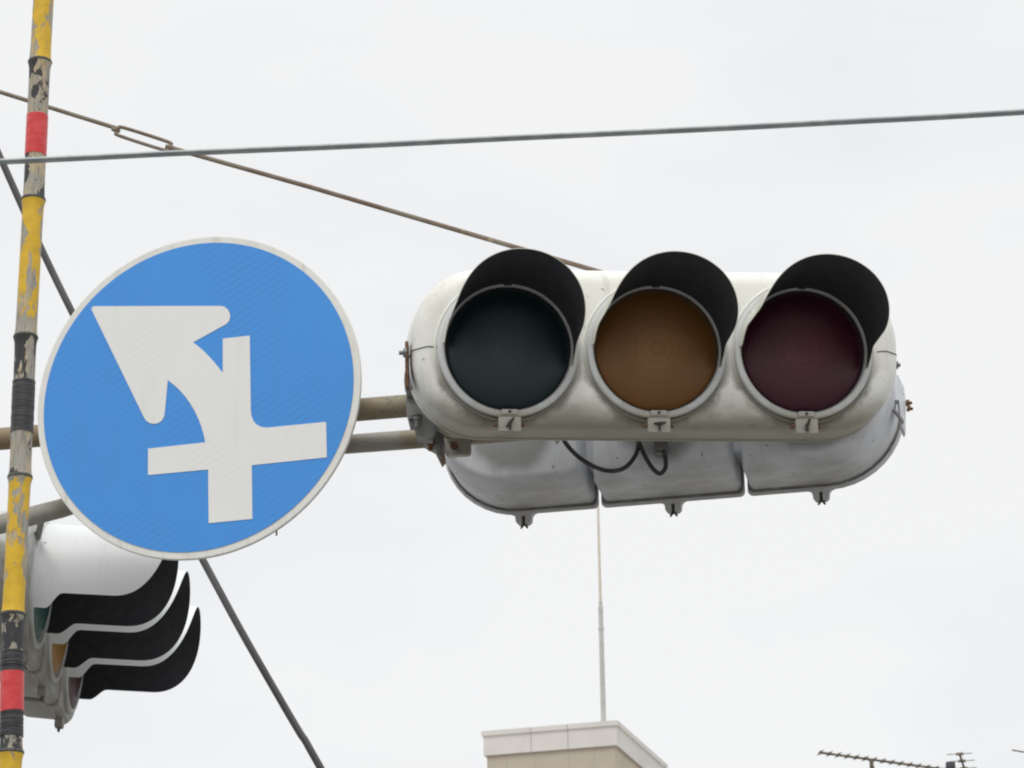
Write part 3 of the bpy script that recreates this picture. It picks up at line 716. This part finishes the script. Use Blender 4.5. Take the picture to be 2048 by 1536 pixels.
# lower culm down to the ground
pts = [at(bx(1790), 1790, YB)]
e = Vector((b0.x-.06, YB, 0)); st = pts[0]
zz = st.z; i = 0
while zz > .01:
    z2 = max(0, zz-.24); f0, f1 = (st.z-zz)/st.z, (st.z-z2)/st.z
    a, b = st.lerp(e, f0), st.lerp(e, f1)
    put(MB().tube([a, a.lerp(b, .06), a.lerp(b, .5), a.lerp(b, .94), b], [.0215, .0190, .0187, .0190, .0215], 24, caps=False), 'culm_section', M['black1' if i % 2 == 0 else 'yellow1'], bam)
    zz = z2; i += 1
for y in (-150, 125, 400, 675, 955, 1230, 1505, 1790):
    p = at(bx(y), y, YB); q = MB(); rs = [.0203, .0214, .0219, .0212, .0203]
    q.tube([p+Vector((0, 0, dz)) for dz in (.0035, .0018, 0, -.002, -.0035)], rs, 28); put(q, 'node_ring', M['seal'], bam)
def tape(y0, y1, mname, r_=.0192, wr=0, uneven=0):
    K = 40; pts, rs = [], []
    rn = random.Random(int(y0))
    for i in range(K+1):
        y = y0+(y1-y0)*i/K; pts.append(at(bx(y), y, YB)); rs.append(r_+(rn.uniform(-1, 1)*wr))
    mb = MB().tube(pts, rs, 28, caps=True)
    if uneven:
        for v in mb.v: v.z += uneven*mnoise.noise(Vector((v.x*60, v.y*60, v.z*20)))*.5
    return put(mb, 'tape_band', M[mname], bam)
tape(232, 312, 'redtape', wr=.00008, uneven=.004)['label'] = 'red tape band high on the pole'
tape(763, 866, 'blacktape', .0196, wr=.0004, uneven=.004)['label'] = 'wide wrinkled black tape band'
tape(1304, 1347, 'blacktape', .0196, wr=.0004, uneven=.003)['label'] = 'black tape band above the lower red band'
tape(1345, 1424, 'redtape', .0199, wr=.00008, uneven=.004)['label'] = 'red tape band low on the pole'
tape(1422, 1474, 'blacktape', .0197, wr=.0005, uneven=.003)['label'] = 'black tape band below the lower red band'
tag(bam, 'tall bamboo pole with peeling yellow and black paint and red tape bands', 'pole')

# ---------------------------------------------------------------- wires
def wire(name, px_pts, Y, rad, mat_, label, cat, n=10):
    pts = [at(x, y, Y(x) if callable(Y) else Y) for x, y in px_pts]
    o = pts[0]; mb = MB().tube(smooth_path([p-o for p in pts], 6), rad, n)
    ob = mb.build(name, mat_); ob.location = o; return tag(ob, label, cat)
YW = 4.3
wp = [(-1400, 384), (0, 321.5), (340, 305), (700, 290), (1024, 274), (1400, 256.5), (1700, 241), (2048, 222), (3400, 140)]
root = wire('overhead_wire', wp, YW, .0034, M['strand'], 'thin grey-green wire stretched straight across the whole sky in front', 'wire')
second = MB().tube(smooth_path([at(x, y+5.0, YW+.002)-root.location for x, y in wp], 6), .0025, 10).build('lower_strand', M['strand'], root)
gp = [(-420, -640), (-200, -135), (0, 314), (70, 470), (141, 618), (270, 870), (404, 1117), (480, 1258), (560, 1398), (600, 1466), (612, 1484), (648, 1548), (900, 1990), (1300, 2700)]
wire('guy_wire', gp, lambda x: 8.6, .0112, M['sleeve'], 'thick dark guy wire slanting down behind the blue sign and the bamboo pole', 'guy wire', 12)

# ---------------------------------------------------------------- building top with mast
YK = 58.0
C0 = at(1235, 1440, YK)
ps = R(16.0)
dR = Vector((math.sin(ps), math.cos(ps), 0)); dL = Vector((-math.cos(ps), math.sin(ps), 0))
WL, WR = 2.86, 4.35
bld = empty('apartment_building', Matrix.Translation((C0.x, C0.y, 0))); bpy.context.view_layer.update(); reg(bld)
def prism(mb, o0, o1, z0, z1, ext=0, mi=0):
    """block on the tower's own axes; ext pulls every side outwards"""
    c = Vector((C0.x, C0.y, 0)); a, b = -ext, -ext
    P = [c+dL*a+dR*b, c+dL*(o0+ext)+dR*b, c+dL*(o0+ext)+dR*(o1+ext), c+dL*a+dR*(o1+ext)]
    vs = [p+Vector((0, 0, z0)) for p in P]+[p+Vector((0, 0, z1)) for p in P]
    mb.add(vs, [[0, 1, 2, 3], [4, 7, 6, 5], [0, 4, 5, 1], [1, 5, 6, 2], [2, 6, 7, 3], [3, 7, 4, 0]], mi, False); return mb
zt = C0.z
put(prism(MB(), WL, WR, zt-.10, zt, 0.0), 'coping', M['wallA'], bld)
fa = put(prism(MB(), WL, WR, zt-.50, zt-.10, -.035), 'parapet', M['wallA'], bld)
put(prism(MB(), WL, WR, zt-.515, zt-.50, -.05), 'shadow_gap', M['joint'], bld)
wl = put(prism(MB(), WL, WR, zt-4.0, zt-.515, -.09), 'tower_wall', M['wallB'], bld)
c = Vector((C0.x, C0.y, 0))
def strip(u0_, za, u1_, zb, off, wd, parent, m_='joint', ax=dL, ot=dR):
    a = c+ax*u0_-ot*off+Vector((0, 0, za)); b = c+ax*u1_-ot*off+Vector((0, 0, zb)); mb = MB()
    plank(mb, a, b, wd, .006, upv=ax, bev=0)
    mb.v = [inv_cache[bld.name]@v for v in mb.v]
    return mb.build('panel_joint', M[m_], parent)
# joints: off is measured from the outer face line
for u in (1.05, 1.82): strip(u, zt-.495, u+.0, zt-.10, -.036, .02, fa); strip(u, zt-.098, u, zt-.004, -.001, .018, fa)
for ua, ub in ((.50, .62), (1.05, 1.05), (1.76, 1.74), (2.38, 2.26)): strip(ua, zt-.52, ub, zt-1.5, -.091, .022, wl)
mb = prism(MB(), 9.0, 8.0, 0, zt-4.0, 3.0); put(mb, 'wall', M['wallB'], bld)
mb = prism(MB(), 9.0, 8.0, zt-4.0, zt-3.8, 3.15); put(mb, 'roof', M['wallA'], bld)
for fl_ in range(3):
    for k in range(5):
        p = c-dR*3.0+dL*(-2.0+k*2.6)+Vector((0, 0, 1.8+fl_*2.9)); mb = MB()
        m_ = Matrix(((dL.x, dR.x, 0), (dL.y, dR.y, 0), (0, 0, 1)))
        mb.box(p, (1.6, .10, 1.3), rot=m_); wf = put(mb, 'window', M['mast'], bld)
        mb = MB().box(p-dR*.03, (1.45, .10, 1.15), rot=m_); mb.v = [inv_cache[bld.name]@v for v in mb.v]; mb.build('pane', M['glass'], wf)
tag(bld, 'pale panelled rooftop block of a far building under the signals', 'building')
# mast
mo = at(1207, 1440, YK+1.3); mo.z = zt-.1
ma = empty('roof_mast', Matrix.Translation(mo)); bpy.context.view_layer.update(); reg(ma)
def ztop(py): return at(1200, py, YK+1.3).z-mo.z
z1, z2, z3 = ztop(1258), ztop(1215), ztop(880)
MB().tube([(0, 0, 0), (0, 0, z1), (0, 0, z2)], [.056, .050, .046], 14).build('lower_tube', M['mast'], ma)
MB().tube([(0, 0, z2), (0, 0, z3)], [.030, .020], 12).build('upper_tube', M['mast2'], ma)
MB().tube([(0, 0, z2-.10), (0, 0, z2), (0, 0, z2+.06)], [.052, .052, .034], 14).tube([(0, 0, z2+.08), (0, 0, z2+.11)], .042, 12).tube([(0, 0, z1-.02), (0, 0, z1+.02)], .060, 12).build('collar', M['mast'], ma)
tag(ma, 'thin pale lightning mast standing on the far rooftop block', 'mast')

# ---------------------------------------------------------------- television aerials and the house below them
YT = 24.0
hx = at(1850, 1536, YT)
rz = hx.z-.55
house = empty('house', Matrix.Translation((hx.x+.6, YT+.2, 0)))
hw_, hd_ = 5.0, 3.6
MB().box((0, 0, (rz-1.6)/2), (hw_*2, hd_*2, rz-1.6)).build('wall', M['plaster'], house)
mb = MB()
ev = rz-1.75; ov = .5
for s_ in (-1, 1):
    A = [(-hw_-ov, 0, rz), (hw_+ov, 0, rz), (hw_+ov, s_*(hd_+ov), ev), (-hw_-ov, s_*(hd_+ov), ev)]
    mb.add(A+[(x, y, z-.12) for x, y, z in A], [[0, 1, 2, 3], [4, 7, 6, 5], [0, 4, 5, 1], [1, 5, 6, 2], [2, 6, 7, 3], [3, 7, 4, 0]], 0, False)
for s_ in (-1, 1): mb.add([(s_*(hw_-.01), -hd_, rz-1.6), (s_*(hw_-.01), hd_, rz-1.6), (s_*(hw_-.01), 0, rz-.1)], [[0, 1, 2]], 0, False)
mb.build('roof', M['tile'], house)
MB().tube([(-hw_-ov, 0, rz+.03), (hw_+ov, 0, rz+.03)], .10, 10).build('ridge', M['tile'], house)
for x in (-3, 0, 3):
    for z in (1.5, 3.9):
        if z > rz-2.4: continue
        wf = MB().box((x, -hd_, z), (1.7, .12, 1.2)).build('window', M['alu'], house)
        MB().box((x, -hd_-.03, z), (1.55, .12, 1.05)).build('pane', M['glass'], wf)
tag(house, 'two-storey house with a grey tiled roof below the television aerials', 'house')

def aerial(o, boom0, boom1, elems, elen, edir, mast_from, label, box=None, brad=.011, name='tv_aerial'):
    r_ = empty(name, Matrix.Translation(o)); bpy.context.view_layer.update(); reg(r_)
    put(MB().tube([boom0, boom1], brad, 8), 'boom', M['antenna'], r_)
    for t, ll in elems:
        p = boom0.lerp(boom1, t); mb = MB().tube([p-edir*ll, p+edir*ll], .0036, 6); mb.tube([p-edir*.03, p+edir*.03], .0125, 8)
        put(mb, 'element', M['antenna'], r_)
    put(MB().tube([mast_from, Vector((o.x, o.y, o.z))], .017, 10), 'mast', M['antenna'], r_)
    if box: put(MB().box(box, (.075, .06, .06), bev=.008), 'dipole_box', M['antbox'], r_)
    return tag(r_, label, 'tv aerial', 'television aerials on the roof')
b0_, b1_ = at(1640, 1505, YT), at(1912, 1542, YT+.15)
mt = at(1743, 1521, YT)
ed = Vector((-.16, .98, 0)).normalized()
o_ = Vector((mt.x, YT+.2, rz))
a1 = aerial(o_, b0_, b1_, [(.003+i*.0655, .105-.0015*i) for i in range(15)], 0, ed, Vector((mt.x, mt.y, mt.z)), 'long aerial with its boom slanting across the lower right corner', box=at(1901, 1531, YT+.1))
put(MB().tube([at(1733, 1515, YT-.02), at(1743, 1524, YT), at(1748, 1538, YT)], .010, 8), 'boom_clamp', M['antenna'], a1)
c0_, c1_ = at(1919, 1507, YT-.5), at(1940, 1572, YT+.60)
mt2 = at(1934, 1556, YT+.35)
le_ = (at(1943, 1504, YT-.5)-at(1893, 1511, YT-.5))
aerial(Vector((mt2.x, YT+.35, rz)), c0_, c1_, [(.01, .102), (.22, .102), (.44, .102), (.66, .11), (.9, .13)], 0, Vector((.99, -.10, .02)).normalized(), mt2, 'small aerial seen end on with three short crossbars, lower right', brad=.010)
d0_, d1_ = at(2024, 1500, YT+.4), at(2200, 1530, YT+.4)
mt3 = at(2150, 1521, YT+.4)
aerial(Vector((mt3.x, YT+.4, rz)), d0_, d1_, [(.35+i*.12, .10) for i in range(5)], 0, ed, mt3, 'aerial whose thin tip just enters at the lower right edge', brad=.0065)
